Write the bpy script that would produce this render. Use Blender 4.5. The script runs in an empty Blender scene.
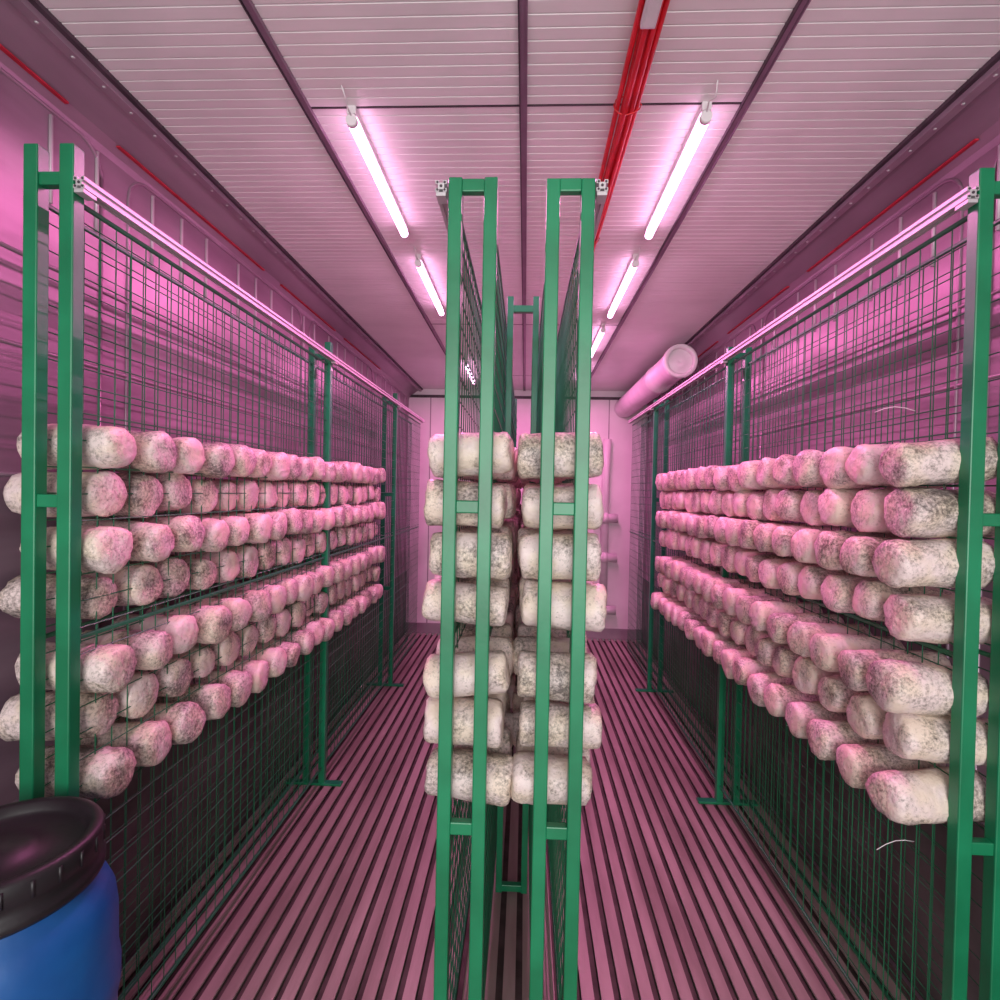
import bpy, bmesh, math, random
from mathutils import Vector, Matrix, noise
random.seed(7)
E=1.68   # eye height
scn=bpy.context.scene
col=scn.collection
# ---------------------------------------------------------------- materials
def newmat(name):
    m=bpy.data.materials.new(name); m.use_nodes=True
    nt=m.node_tree; b=nt.nodes['Principled BSDF']
    return m,nt,b
def noisemat(name,c1,c2,scale=8,rough=.5,metal=0,bump=0.0,bscale=40,stretch=(1,1,1),lo=.35,hi=.65,coat=0):
    m,nt,b=newmat(name)
    tc=nt.nodes.new('ShaderNodeTexCoord'); mp=nt.nodes.new('ShaderNodeMapping'); mp.inputs['Scale'].default_value=stretch
    nt.links.new(tc.outputs['Object'],mp.inputs['Vector'])
    n=nt.nodes.new('ShaderNodeTexNoise'); n.inputs['Scale'].default_value=scale; n.inputs['Detail'].default_value=5
    nt.links.new(mp.outputs[0],n.inputs['Vector'])
    r=nt.nodes.new('ShaderNodeValToRGB'); r.color_ramp.elements[0].position=lo; r.color_ramp.elements[1].position=hi
    r.color_ramp.elements[0].color=(*c1,1); r.color_ramp.elements[1].color=(*c2,1)
    nt.links.new(n.outputs['Fac'],r.inputs['Fac']); nt.links.new(r.outputs[0],b.inputs['Base Color'])
    b.inputs['Roughness'].default_value=rough; b.inputs['Metallic'].default_value=metal
    b.inputs['Coat Weight'].default_value=coat
    if bump>0:
        n2=nt.nodes.new('ShaderNodeTexNoise'); n2.inputs['Scale'].default_value=bscale; n2.inputs['Detail'].default_value=3
        nt.links.new(mp.outputs[0],n2.inputs['Vector'])
        bp=nt.nodes.new('ShaderNodeBump'); bp.inputs['Strength'].default_value=bump; bp.inputs['Distance'].default_value=.01
        nt.links.new(n2.outputs['Fac'],bp.inputs['Height']); nt.links.new(bp.outputs[0],b.inputs['Normal'])
    return m
M_ceil=noisemat('ceiling_panel',(.76,.73,.73),(.84,.81,.81),3,.38,0,.05,30)
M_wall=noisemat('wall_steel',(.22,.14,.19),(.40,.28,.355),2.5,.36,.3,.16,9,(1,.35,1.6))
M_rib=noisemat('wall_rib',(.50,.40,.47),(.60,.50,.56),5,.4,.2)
M_kick=noisemat('kick_plate',(.08,.07,.07),(.17,.15,.15),4,.5,.3,.1,20)
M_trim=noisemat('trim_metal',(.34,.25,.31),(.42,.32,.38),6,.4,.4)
M_dark=noisemat('dark_seam',(.04,.025,.035),(.08,.05,.07),10,.6)
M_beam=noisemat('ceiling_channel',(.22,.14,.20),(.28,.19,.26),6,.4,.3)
M_floor=noisemat('floor_alu',(.25,.19,.175),(.44,.35,.33),7,.45,.15,.15,60,(1,.15,1))
M_gap=noisemat('floor_gap',(.06,.042,.040),(.11,.08,.075),12,.8)
M_green=noisemat('green_paint',(.005,.160,.066),(.010,.235,.102),5,.33,0,.03,80)
M_wire=noisemat('green_wire',(.008,.12,.052),(.014,.175,.080),5,.4)
M_alu=noisemat('aluminium',(.50,.47,.49),(.60,.57,.59),12,.5,.4,0,20,(1,.1,1))
M_end=noisemat('end_panel',(.78,.73,.75),(.86,.81,.83),3,.45)
M_white=noisemat('white_pvc',(.70,.66,.68),(.80,.76,.78),6,.4)
M_red=noisemat('red_tube',(.60,.006,.010),(.80,.012,.018),14,.35)
M_redl=noisemat('red_stripe',(.45,.01,.03),(.6,.02,.05),14,.5)
M_blue=noisemat('blue_plastic',(.006,.075,.27),(.010,.115,.37),6,.4,0,.08,30)
M_black=noisemat('black_plastic',(.008,.006,.008),(.018,.015,.018),9,.42,0,.06,60)
def emat(name,c,s):
    m,nt,b=newmat(name); b.inputs['Emission Color'].default_value=(*c,1); b.inputs['Emission Strength'].default_value=s
    b.inputs['Base Color'].default_value=(.9,.85,.9,1); return m
M_tube=emat('led_tube',(1,.45,.80),9)
def bagmat():
    m,nt,b=newmat('mycelium_bag'); L=nt.links.new; N=nt.nodes.new
    tc=N('ShaderNodeTexCoord'); at=N('ShaderNodeAttribute'); at.attribute_name='bagseed'
    big=N('ShaderNodeTexNoise'); big.inputs['Scale'].default_value=11; big.inputs['Detail'].default_value=3
    sm=N('ShaderNodeTexNoise'); sm.inputs['Scale'].default_value=120; sm.inputs['Detail'].default_value=5; sm.inputs['Roughness'].default_value=.75
    L(tc.outputs['Object'],big.inputs['Vector']); L(tc.outputs['Object'],sm.inputs['Vector'])
    a=N('ShaderNodeMath'); a.operation='MULTIPLY_ADD'; a.inputs[1].default_value=.75; L(big.outputs['Fac'],a.inputs[0]); L(sm.outputs['Fac'],a.inputs[2])
    a2=N('ShaderNodeMath'); a2.operation='MULTIPLY_ADD'; a2.inputs[1].default_value=.16; L(at.outputs['Fac'],a2.inputs[0]); L(a.outputs[0],a2.inputs[2])
    r=N('ShaderNodeValToRGB'); e=r.color_ramp.elements
    sc=N('ShaderNodeMath'); sc.operation='ADD'; sc.inputs[1].default_value=-.375
    L(a2.outputs[0],sc.inputs[0])
    e[0].position=.54; e[0].color=(.80,.72,.68,1); e[1].position=.82; e[1].color=(.15,.135,.125,1)
    el=e.new(.66); el.color=(.52,.47,.43,1)
    L(sc.outputs[0],r.inputs['Fac'])
    t=N('ShaderNodeTexNoise'); t.inputs['Scale'].default_value=14; L(tc.outputs['Object'],t.inputs['Vector'])
    mx=N('ShaderNodeMix'); mx.data_type='RGBA'; mx.blend_type='MULTIPLY'; mx.inputs[0].default_value=1
    r2=N('ShaderNodeValToRGB'); r2.color_ramp.elements[0].position=.4; r2.color_ramp.elements[0].color=(1,.92,.82,1); r2.color_ramp.elements[1].position=.6; r2.color_ramp.elements[1].color=(1,.92,.95,1)
    L(t.outputs['Fac'],r2.inputs['Fac']); L(r.outputs[0],mx.inputs[6]); L(r2.outputs[0],mx.inputs[7]); L(mx.outputs[2],b.inputs['Base Color'])
    b.inputs['Roughness'].default_value=.5; b.inputs['Coat Weight'].default_value=.15; b.inputs['Coat Roughness'].default_value=.28
    w=N('ShaderNodeTexNoise'); w.inputs['Scale'].default_value=55; w.inputs['Detail'].default_value=5; L(tc.outputs['Object'],w.inputs['Vector'])
    bp=N('ShaderNodeBump'); bp.inputs['Strength'].default_value=.7; bp.inputs['Distance'].default_value=.008
    L(w.outputs['Fac'],bp.inputs['Height']); L(bp.outputs[0],b.inputs['Normal'])
    return m
M_bag=bagmat()
# ---------------------------------------------------------------- mesh builder
class MB:
    def __init__(s): s.v=[]; s.f=[]; s.mi=[]; s.mats=[]; s.sm=[]
    def m(s,mat):
        if mat not in s.mats: s.mats.append(mat)
        return s.mats.index(mat)
    def box(s,a,b,mat):
        x0,y0,z0=a; x1,y1,z1=b; i=len(s.v); k=s.m(mat)
        s.v+=[(x0,y0,z0),(x1,y0,z0),(x1,y1,z0),(x0,y1,z0),(x0,y0,z1),(x1,y0,z1),(x1,y1,z1),(x0,y1,z1)]
        for f in [(0,3,2,1),(4,5,6,7),(0,1,5,4),(1,2,6,5),(2,3,7,6),(3,0,4,7)]:
            s.f.append(tuple(i+j for j in f)); s.mi.append(k); s.sm.append(False)
    def tube(s,p,q,r,mat,n=8,cap=True,smooth=True,r2=None):
        p=Vector(p);q=Vector(q); d=(q-p).normalized(); r2=r if r2 is None else r2
        u=d.orthogonal().normalized(); w=d.cross(u); i=len(s.v); k=s.m(mat)
        for c,rr in((p,r),(q,r2)):
            for j in range(n):
                a=2*math.pi*(j+.5)/n; s.v.append(tuple(c+(u*math.cos(a)+w*math.sin(a))*rr))
        for j in range(n):
            s.f.append((i+j,i+(j+1)%n,i+n+(j+1)%n,i+n+j)); s.mi.append(k); s.sm.append(smooth)
        if cap:
            s.f.append(tuple(i+n-1-j for j in range(n))); s.mi.append(k); s.sm.append(False)
            s.f.append(tuple(i+n+j for j in range(n))); s.mi.append(k); s.sm.append(False)
    def path(s,pts,r,mat,n=8):
        pts=[Vector(p) for p in pts]; i=len(s.v); k=s.m(mat); m=len(pts)
        for a in range(m):
            d=(pts[min(a+1,m-1)]-pts[max(a-1,0)]).normalized()
            ref=Vector((0,0,1)) if abs(d.z)<.9 else Vector((1,0,0))
            u=d.cross(ref).normalized(); w=d.cross(u)
            for j in range(n):
                t=2*math.pi*j/n; s.v.append(tuple(pts[a]+(u*math.cos(t)+w*math.sin(t))*r))
        for a in range(m-1):
            for j in range(n):
                s.f.append((i+a*n+j,i+a*n+(j+1)%n,i+(a+1)*n+(j+1)%n,i+(a+1)*n+j)); s.mi.append(k); s.sm.append(True)
        for base in (i,i+(m-1)*n):
            s.f.append(tuple(base+j for j in range(n))); s.mi.append(k); s.sm.append(False)
    def extr(s,prof,y0,y1,mat,close=True):
        i=len(s.v); n=len(prof); k=s.m(mat)
        s.v+=[(x,y0,z) for x,z in prof]+[(x,y1,z) for x,z in prof]
        for j in range(n if close else n-1):
            s.f.append((i+j,i+(j+1)%n,i+n+(j+1)%n,i+n+j)); s.mi.append(k); s.sm.append(False)
        if close:
            s.f.append(tuple(i+j for j in range(n))); s.mi.append(k); s.sm.append(False)
            s.f.append(tuple(i+n+n-1-j for j in range(n))); s.mi.append(k); s.sm.append(False)
    def lathe(s,c,prof,mat,n=48,axis='z'):
        i=len(s.v); k=s.m(mat); m=len(prof)
        for r,h in prof:
            for j in range(n):
                a=2*math.pi*j/n
                if axis=='z': s.v.append((c[0]+r*math.cos(a),c[1]+r*math.sin(a),c[2]+h))
                else: s.v.append((c[0]+r*math.cos(a),c[1]+h,c[2]+r*math.sin(a)))
        for a in range(m-1):
            for j in range(n):
                s.f.append((i+a*n+j,i+a*n+(j+1)%n,i+(a+1)*n+(j+1)%n,i+(a+1)*n+j)); s.mi.append(k); s.sm.append(True)
    def obj(s,name,parent=None,bevel=0,recalc=True):
        me=bpy.data.meshes.new(name); me.from_pydata(s.v,[],s.f)
        for mt in s.mats: me.materials.append(mt)
        me.polygons.foreach_set('material_index',s.mi); me.polygons.foreach_set('use_smooth',s.sm)
        me.update()
        if recalc:
            bm=bmesh.new(); bm.from_mesh(me); bmesh.ops.recalc_face_normals(bm,faces=bm.faces); bm.to_mesh(me); bm.free()
        o=bpy.data.objects.new(name,me); col.objects.link(o)
        if parent: o.parent=parent
        if bevel:
            b=o.modifiers.new('bev','BEVEL'); b.width=bevel; b.segments=2; b.limit_method='ANGLE'
        return o
def empty(name):
    o=bpy.data.objects.new(name,None); col.objects.link(o); return o
# ---------------------------------------------------------------- shell
Y0,Y1=-.7,6.4
W=1.38; HC=E+1.18; HW=E+1.08
b=MB(); b.box((-W-.05,Y0,-.14),(W+.05,Y1+.05,-.026),M_gap)
x=-W+.02; P=.066
while x<W-.05:
    b.box((x,Y0,-.008),(x+.042,Y1,0),M_floor)
    b.box((x+.018,Y0,-.026),(x+.026,Y1,-.008),M_gap)
    x+=P
b.obj('floor')
b=MB(); k=b.m(M_ceil); ys=[]; y=Y0
while y<Y1:
    ys+=[(y,0),(y+.034,0),(y+.0355,.003),(y+.0385,.003)]; y+=.040
ys.append((Y1,0))
for xx in(-1.245,1.245):
    for y,d in ys: b.v.append((xx,y,HC+d))
n=len(ys)
for j in range(n-1): b.f.append((j,n+j,n+j+1,j+1)); b.mi.append(k); b.sm.append(False)
b.box((-W-.05,Y0,HC+.006),(W+.05,Y1+.05,HC+.08),M_ceil)
b.obj('ceiling',recalc=False)
b=MB()
for xc,w in((-.70,.010),(.635,.010),(-.03,.010)):
    b.box((xc-w,Y0,HC-.008),(xc+w,Y1,HC+.002),M_beam)
    for sx in(-1,1): b.box((xc+sx*w-.002,Y0,HC-.013),(xc+sx*w+.002,Y1,HC+.002),M_dark if sx<0 else M_beam)
b.obj('trim_1')
b=MB()
for y in(1.70,3.9,5.6):
    b.box((-.69,y-.002,HC-.0015),(.625,y+.002,HC+.003),M_dark)
b.obj('trim_2')
def wall(sgn,name):
    b=MB()
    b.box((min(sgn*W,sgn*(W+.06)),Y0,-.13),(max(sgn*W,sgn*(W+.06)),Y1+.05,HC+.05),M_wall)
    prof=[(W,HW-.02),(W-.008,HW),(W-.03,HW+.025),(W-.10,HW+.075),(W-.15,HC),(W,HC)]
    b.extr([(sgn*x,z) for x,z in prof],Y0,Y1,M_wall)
    b.box((min(sgn*W,sgn*(W-.006)),Y0,0),(max(sgn*W,sgn*(W-.006)),Y1,.72),M_kick)
    y=.5; c=0
    while y<Y1-.1:
        b.tube((sgn*(W-.003),y,HW-.28),(sgn*(W-.003),y,HW-.03),.006,M_rib,6)
        y+=.17 if c%3 else .26; c+=1
    for a,e in((.2,1.72),(1.84,3.3),(3.42,4.85),(4.97,6.3)):
        z0,z1,r=.80,HW-.015,.09; pts=[]
        for cy,cz,s0 in((e-r,z1-r,0),(a+r,z1-r,90),(a+r,z0+r,180),(e-r,z0+r,270)):
            for t in range(0,91,15):
                an=math.radians(s0+t); pts.append((sgn*(W-.001),cy+r*math.cos(an),cz+r*math.sin(an)))
        pts.append(pts[0]); b.path(pts,.006,M_wall,6)
    for z in(1.0,1.35,1.7,2.05,2.3):
        b.tube((sgn*(W),Y0,z),(sgn*(W),Y1,z),.006,M_wall,6)
    b.obj(name)
    b=MB()
    for a,e in((.6,1.55),(1.75,2.75),(2.95,3.8),(4.0,5.0)):
        b.box((min(sgn*(W-.038),sgn*(W-.026)),a,HW+.016),(max(sgn*(W-.038),sgn*(W-.026)),e,HW+.021),M_redl)
    b.box((min(sgn*(W-.165),sgn*(W-.150)),Y0,HC-.012),(max(sgn*(W-.165),sgn*(W-.150)),Y1,HC+.001),M_dark)
    b.box((min(sgn*(W-.150),sgn*(W-.12)),Y0,HC-.03),(max(sgn*(W-.150),sgn*(W-.12)),Y1,HC-.010),M_trim)
    y=.9
    while y<Y1:
        b.lathe((sgn*(W-.135),y,HC-.030),[(.0055,0),(.0045,-.002),(.0001,-.003)],M_alu,8); y+=.11
    b.obj('trim_3' if sgn<0 else 'trim_4')
wall(-1,'wall_left'); wall(1,'wall_right')
b=MB(); b.box((-W-.05,Y1,-.13),(W+.05,Y1+.06,HC+.05),M_end)
b.box((-W,Y1-.015,HC-.10),(W,Y1,HC-.07),M_dark)
for x in(-1.12,-.4,.4,.95): b.box((x-.006,Y1-.006,.05),(x+.006,Y1,HC-.1),M_trim)
b.box((-W,Y1-.02,0),(W,Y1,.12),M_trim)
b.obj('wall_end')
# ---------------------------------------------------------------- racks
def alu_profile(b,cx,cz,y0,y1,h=.014):
    q=[(h,-h),(h,-.005),(h-.006,-.005),(h-.006,.005),(h,.005)]; pr=[]
    for k in range(4):
        a=k*math.pi/2
        for x,z in q: pr.append((cx+x*math.cos(a)-z*math.sin(a),cz+x*math.sin(a)+z*math.cos(a)))
    b.extr(pr,y0,y1,M_alu)
    for dx in(-.009,.009):
        for dz in(-.009,.009): b.tube((cx+dx,y0-.0015,cz+dz),(cx+dx,y0,cz+dz),.003,M_dark,8)
    b.tube((cx,y0-.0015,cz),(cx,y0,cz),.0035,M_dark,8)
def rack(xi,xo,ys,top,pw,rails,rung,mesh_top,yend,railside,foot=.24,name='mesh_rack'):
    root=empty(name); xc=(xi+xo)/2; h=pw/2
    b=MB()
    for y in ys:
        for x in(xi,xo): b.box((x-h,y-h,0.012),(x+h,y+h,top),M_green)
        for z in rung: b.box((min(xi,xo)+h-.002,y-h*.7,z-.016),(max(xi,xo)-h+.002,y+h*.7,z+.016),M_green)
        b.box((xc-foot/2-.04,y-.022,0.0),(xc+foot/2+.04,y+.022,.014),M_green)
    for x in(xi,xo):
        for z in(E-.39,mesh_top,.10): b.box((x-.005,ys[0],z-.006),(x+.005,yend,z+.006),M_wire)
    b.obj('frame',root,.003)
    b=MB(); r=.0019
    for x in(xi,xo):
        y=ys[0]+.03
        while y<yend:
            b.tube((x,y,.10),(x,y,mesh_top),r,M_wire,4,False,False); y+=.058
        z=.10
        while z<mesh_top:
            b.tube((x+.004,ys[0],z),(x+.004,yend,z),r,M_wire,4,False,False); z+=.0675
    b.obj('wire_mesh',root)
    b=MB(); s=railside
    rx=xi+s*(h+.016) if abs(xi)>.5 else rails[0]
    alu_profile(b,rx,rails[1],ys[0]-.02,yend)
    for y in ys: b.box((rx-.012,y-.02,rails[1]-.024),(rx+.012,y+.02,rails[1]-.015),M_alu)
    b.obj('top_rail',root)
    return root
RZ=(E+.735,E-.045,E-.845)
rack(-1.116,-1.206,(1.30,3.05,4.64),E+.815,.036,(0,E+.720),RZ,E+.69,5.75,1)
rack(1.095,1.185,(1.403,3.04,4.73),E+.803,.036,(0,E+.742),(E+.758,E-.045,E-.855),E+.71,5.75,-1)
RZc=(E+.755,E-.04,E-.85)
rack(-.187,-.099,(1.375,4.6),E+.772,.034,(-.222,E+.748),RZc,E+.72,5.6,-1,.1)
rack(.139,.054,(1.375,4.6),E+.768,.034,(.172,E+.748),RZc,E+.72,5.6,1,.1)
b=MB()
for x in(-.075,.03): b.box((x-.013,2.26,.012),(x+.013,2.29,E+.80),M_green)
for z in(E+.75,.03,E-.7): b.box((-.088,2.262,z-.014),(.043,2.288,z+.014),M_green)
b.obj('rack_link_frame',None,.003)
# ---------------------------------------------------------------- bags
ROWS=[.096,-.035,-.168,-.305,-.49,-.625,-.77]
def bags(xc,lens,y0,n,sp,stag,name,Rb=.0635):
    V=[];F=[];S=[]; NS,NR=20,17
    for ri,rz in enumerate(ROWS):
        for k in range(n):
            L=lens*random.uniform(.93,1.04)/2; R=Rb*random.uniform(.93,1.05)
            cx=xc+stag*(1 if ri%2 else -1)*.5+random.uniform(-.010,.008)
            cy=y0+k*sp+random.uniform(-.006,.006)+(.012 if ri%2 else 0); cz=E+rz+random.uniform(-.005,.005)
            sd=random.random(); off=Vector((random.uniform(0,90),random.uniform(0,90),random.uniform(0,90)))
            M=Matrix.Rotation(random.gauss(0,.045),3,'Y')@Matrix.Rotation(random.gauss(0,.045),3,'Z')
            ex=random.uniform(18,32); sq=random.uniform(.0,.05); ph=random.random()*6.28; bul=random.uniform(-.06,.06)
            b0=len(V)
            for a in range(NR+1):
                u=-math.cos(math.pi*a/NR); t=math.copysign(abs(u)**.7,u)
                rr=max(0.0,1-abs(t)**ex)**(1/2.8)
                if a in(0,NR): rr=0.02
                for j in range(NS):
                    an=2*math.pi*j/NS
                    q=R*rr*(1+sq*math.cos(3*an+ph)+bul*t)
                    p=Vector((t*L,q*math.cos(an),q*math.sin(an)*.96))
                    nz=noise.noise_vector(p*14+off)*.005+noise.noise_vector(p*48+off)*.0045
                    p=M@(p+nz)+Vector((cx,cy,cz)); p.x=max(-W+.004,min(W-.004,p.x)); V.append(tuple(p)); S.append(sd)
            for a in range(NR):
                for j in range(NS): F.append((b0+a*NS+j,b0+a*NS+(j+1)%NS,b0+(a+1)*NS+(j+1)%NS,b0+(a+1)*NS+j))
            F.append(tuple(b0+j for j in range(NS-1,-1,-1))); F.append(tuple(b0+NR*NS+j for j in range(NS)))
    me=bpy.data.meshes.new(name); me.from_pydata(V,[],F); me.materials.append(M_bag)
    at=me.attributes.new('bagseed','FLOAT','POINT'); at.data.foreach_set('value',S)
    me.polygons.foreach_set('use_smooth',[True]*len(F)); me.update()
    bm=bmesh.new(); bm.from_mesh(me); bmesh.ops.recalc_face_normals(bm,faces=bm.faces); bm.to_mesh(me); bm.free()
    o=bpy.data.objects.new(name,me); col.objects.link(o)
bags(-1.203,.262,1.405,18,.158,-.05,'mushroom_grow_bags')
bags(1.085,.255,1.475,17,.158,.035,'mushroom_grow_bags')
bags(-.143,.222,1.47,24,.158,-.014,'mushroom_grow_bags',.062)
bags(.098,.220,1.47,24,.158,.012,'mushroom_grow_bags',.062)
# ---------------------------------------------------------------- LED tubes
def area(name,loc,rot,sx,sy,en,c,parent=None):
    l=bpy.data.lights.new(name,'AREA'); l.shape='RECTANGLE'; l.size=sx; l.size_y=sy; l.energy=en; l.color=c
    o=bpy.data.objects.new(name,l); o.location=loc; o.rotation_euler=rot; col.objects.link(o)
    if parent: o.parent=parent
PINK=(1,.23,.61)
for x,a,e in((-.56,1.69,2.46),(-.56,2.75,3.55),(-.56,4.95,5.8),(.52,1.69,2.48),(.52,2.75,3.58),(.52,3.87,4.62),(.52,4.95,5.8)):  # last right-hand tube is unseen, added to brighten the end wall
    root=empty('led_tube_light'); zt=HC-.042
    b=MB(); b.tube((x,a+.015,zt),(x,e-.015,zt),.0165,M_tube,16); b.obj('tube',root)
    b=MB(); b.box((x-.014,a,HC-.024),(x+.014,e,HC),M_white)
    for y in(a,e-.018): b.tube((x,y,zt),(x,y+.018,zt),.0175,M_white,16)
    b.path([(x,a,HC-.03),(x-.004,a-.03,HC-.022),(x+.006,a-.06,HC-.03),(x,a-.09,HC-.004)],.0022,M_white,6)
    b.obj('housing',root)
    area('led_strip',(x,(a+e)/2,zt-.0175),(0,0,0),.018,e-a-.04,15.5,PINK,root)
# ---------------------------------------------------------------- red tubes
root=empty('red_cable_bundle'); b=MB()
for i,(dx,dz) in enumerate(((-.026,0),(-.013,.004),(0,-.001),(.013,.003),(.026,0),(-.006,-.013),(.010,-.012))):
    pts=[]; y=Y0+.02
    while y<5.7:
        sag=.010*math.sin(y*2.2+.4)
        pts.append((.278-.010*max(0,y-1.6)+dx*(1+.12*math.sin(y*1.7+i))+.003*math.sin(y*3+i*1.3),y,HC-.035+dz+sag+.002*math.sin(y*5+i*2))); y+=.09
    b.path(pts,.0076,M_red,8)
b.obj('tubes',root); b=MB()
for y in(1.65,2.5,3.4,4.3): b.path([(.278-.010*(y-1.6)+.040*math.cos(t*.5236),y+.004*math.sin(t),HC-.037+.026*math.sin(t*.5236)) for t in range(13)],.0022,M_red,6)
b.obj('ties',root)
b=MB(); b.box((.252,.95,HC-.066),(.288,1.35,HC-.046),M_white); b.box((.256,.96,HC-.072),(.284,1.34,HC-.064),M_white)
b.obj('cable_cover',root,.003)
# ---------------------------------------------------------------- duct and pipes
root=empty('ventilation_duct'); b=MB(); c=(1.12,4.1,E+.985)
b.lathe(c,[(.092,.10),(.092,0),(.098,-.006),(.118,-.006),(.124,0),(.124,.05),(.113,.055),(.113,.62),(.120,.625),(.120,.68),(.113,.685),(.113,2.29)],M_white,40,'y')
b.obj('duct',root)
b=MB(); b.lathe(c,[(.0001,.03),(.03,.02),(.05,.03),(.093,.035)],M_white,32,'y'); b.obj('cap',root)
b=MB()
x=.92
b.path([(x,Y1-.06,.30),(x,Y1-.06,1.9),(x+.01,Y1-.06,2.3)],.045,M_white,16)
for z in(.35,.95,1.4): 
    b.tube((x-.14,Y1-.09,z),(x+.14,Y1-.09,z),.05,M_white,20); b.tube((x-.03,Y1-.09,z),(x+.03,Y1-.09,z),.06,M_white,20)
b.obj('drain_pipe')
# ---------------------------------------------------------------- drum
root=empty('plastic_drum'); c=(-1.05,1.06,0.005)
b=MB(); b.lathe(c,[(.0001,0),(.17,0),(.185,.02),(.195,.06),(.197,.25),(.202,.27),(.202,.30),(.197,.32),(.200,.55),(.206,.58),(.206,.62),(.201,.65),(.200,.74),(.195,.78),(.180,.815),(.160,.832),(.155,.85),(.155,.88)],M_blue,64); b.obj('drum_body',root)
b=MB(); b.lathe(c,[(.150,.848),(.172,.848),(.176,.855),(.176,.870),(.170,.875),(.168,.895),(.173,.900),(.173,.935),(.168,.943),(.158,.945),(.148,.942),(.144,.925),(.135,.917),(.06,.920),(.055,.927),(.0001,.927)],M_black,64)
for i in range(24):
    a=i*math.pi/12; r=.172
    b.tube((c[0]+r*math.cos(a),c[1]+r*math.sin(a),.907),(c[0]+r*math.cos(a),c[1]+r*math.sin(a),.938),.004,M_black,6)
b.obj('lid',root)
# ---------------------------------------------------------------- zip ties / loose strings
root=empty('cable_tie_tails'); b=MB()
for (p,d) in(((1.09,1.6,E+.25),(-.08,.05,.0)),((1.09,1.55,E-.94),(-.10,.0,-.03)),((1.09,1.72,E-.90),(-.07,.02,.03)),((1.09,2.1,E-.87),(-.09,.0,.01))):
    p=Vector(p); d=Vector(d); b.path([p+d*t+Vector((0,0,.015*math.sin(t*3))) for t in(0,.25,.5,.75,1)],.0011,M_white,5)
b.obj('tails',root)
# ---------------------------------------------------------------- lights / world
area('doorway_daylight',(0.2,-3.2,1.9),(math.radians(90),0,0),2.6,2.6,160,(1,.97,.95))
w=bpy.data.worlds.new('World'); scn.world=w; w.use_nodes=True
w.node_tree.nodes['Background'].inputs[0].default_value=(1,.97,.98,1); w.node_tree.nodes['Background'].inputs[1].default_value=.95
# ---------------------------------------------------------------- camera
cd=bpy.data.cameras.new('camera'); cd.sensor_width=36; cd.lens=550*36/1000; cd.clip_start=.02
co=bpy.data.objects.new('camera',cd); col.objects.link(co); scn.camera=co
yv=Vector((25,8,-550)).normalized(); zv=Vector((.021,1,0)); zv=(zv-yv*zv.dot(yv)).normalized(); xv=yv.cross(zv)
R=Matrix((xv,yv,zv))
co.matrix_world=Matrix.Translation((0,0,E))@R.to_4x4()
scn.view_settings.view_transform='Standard'
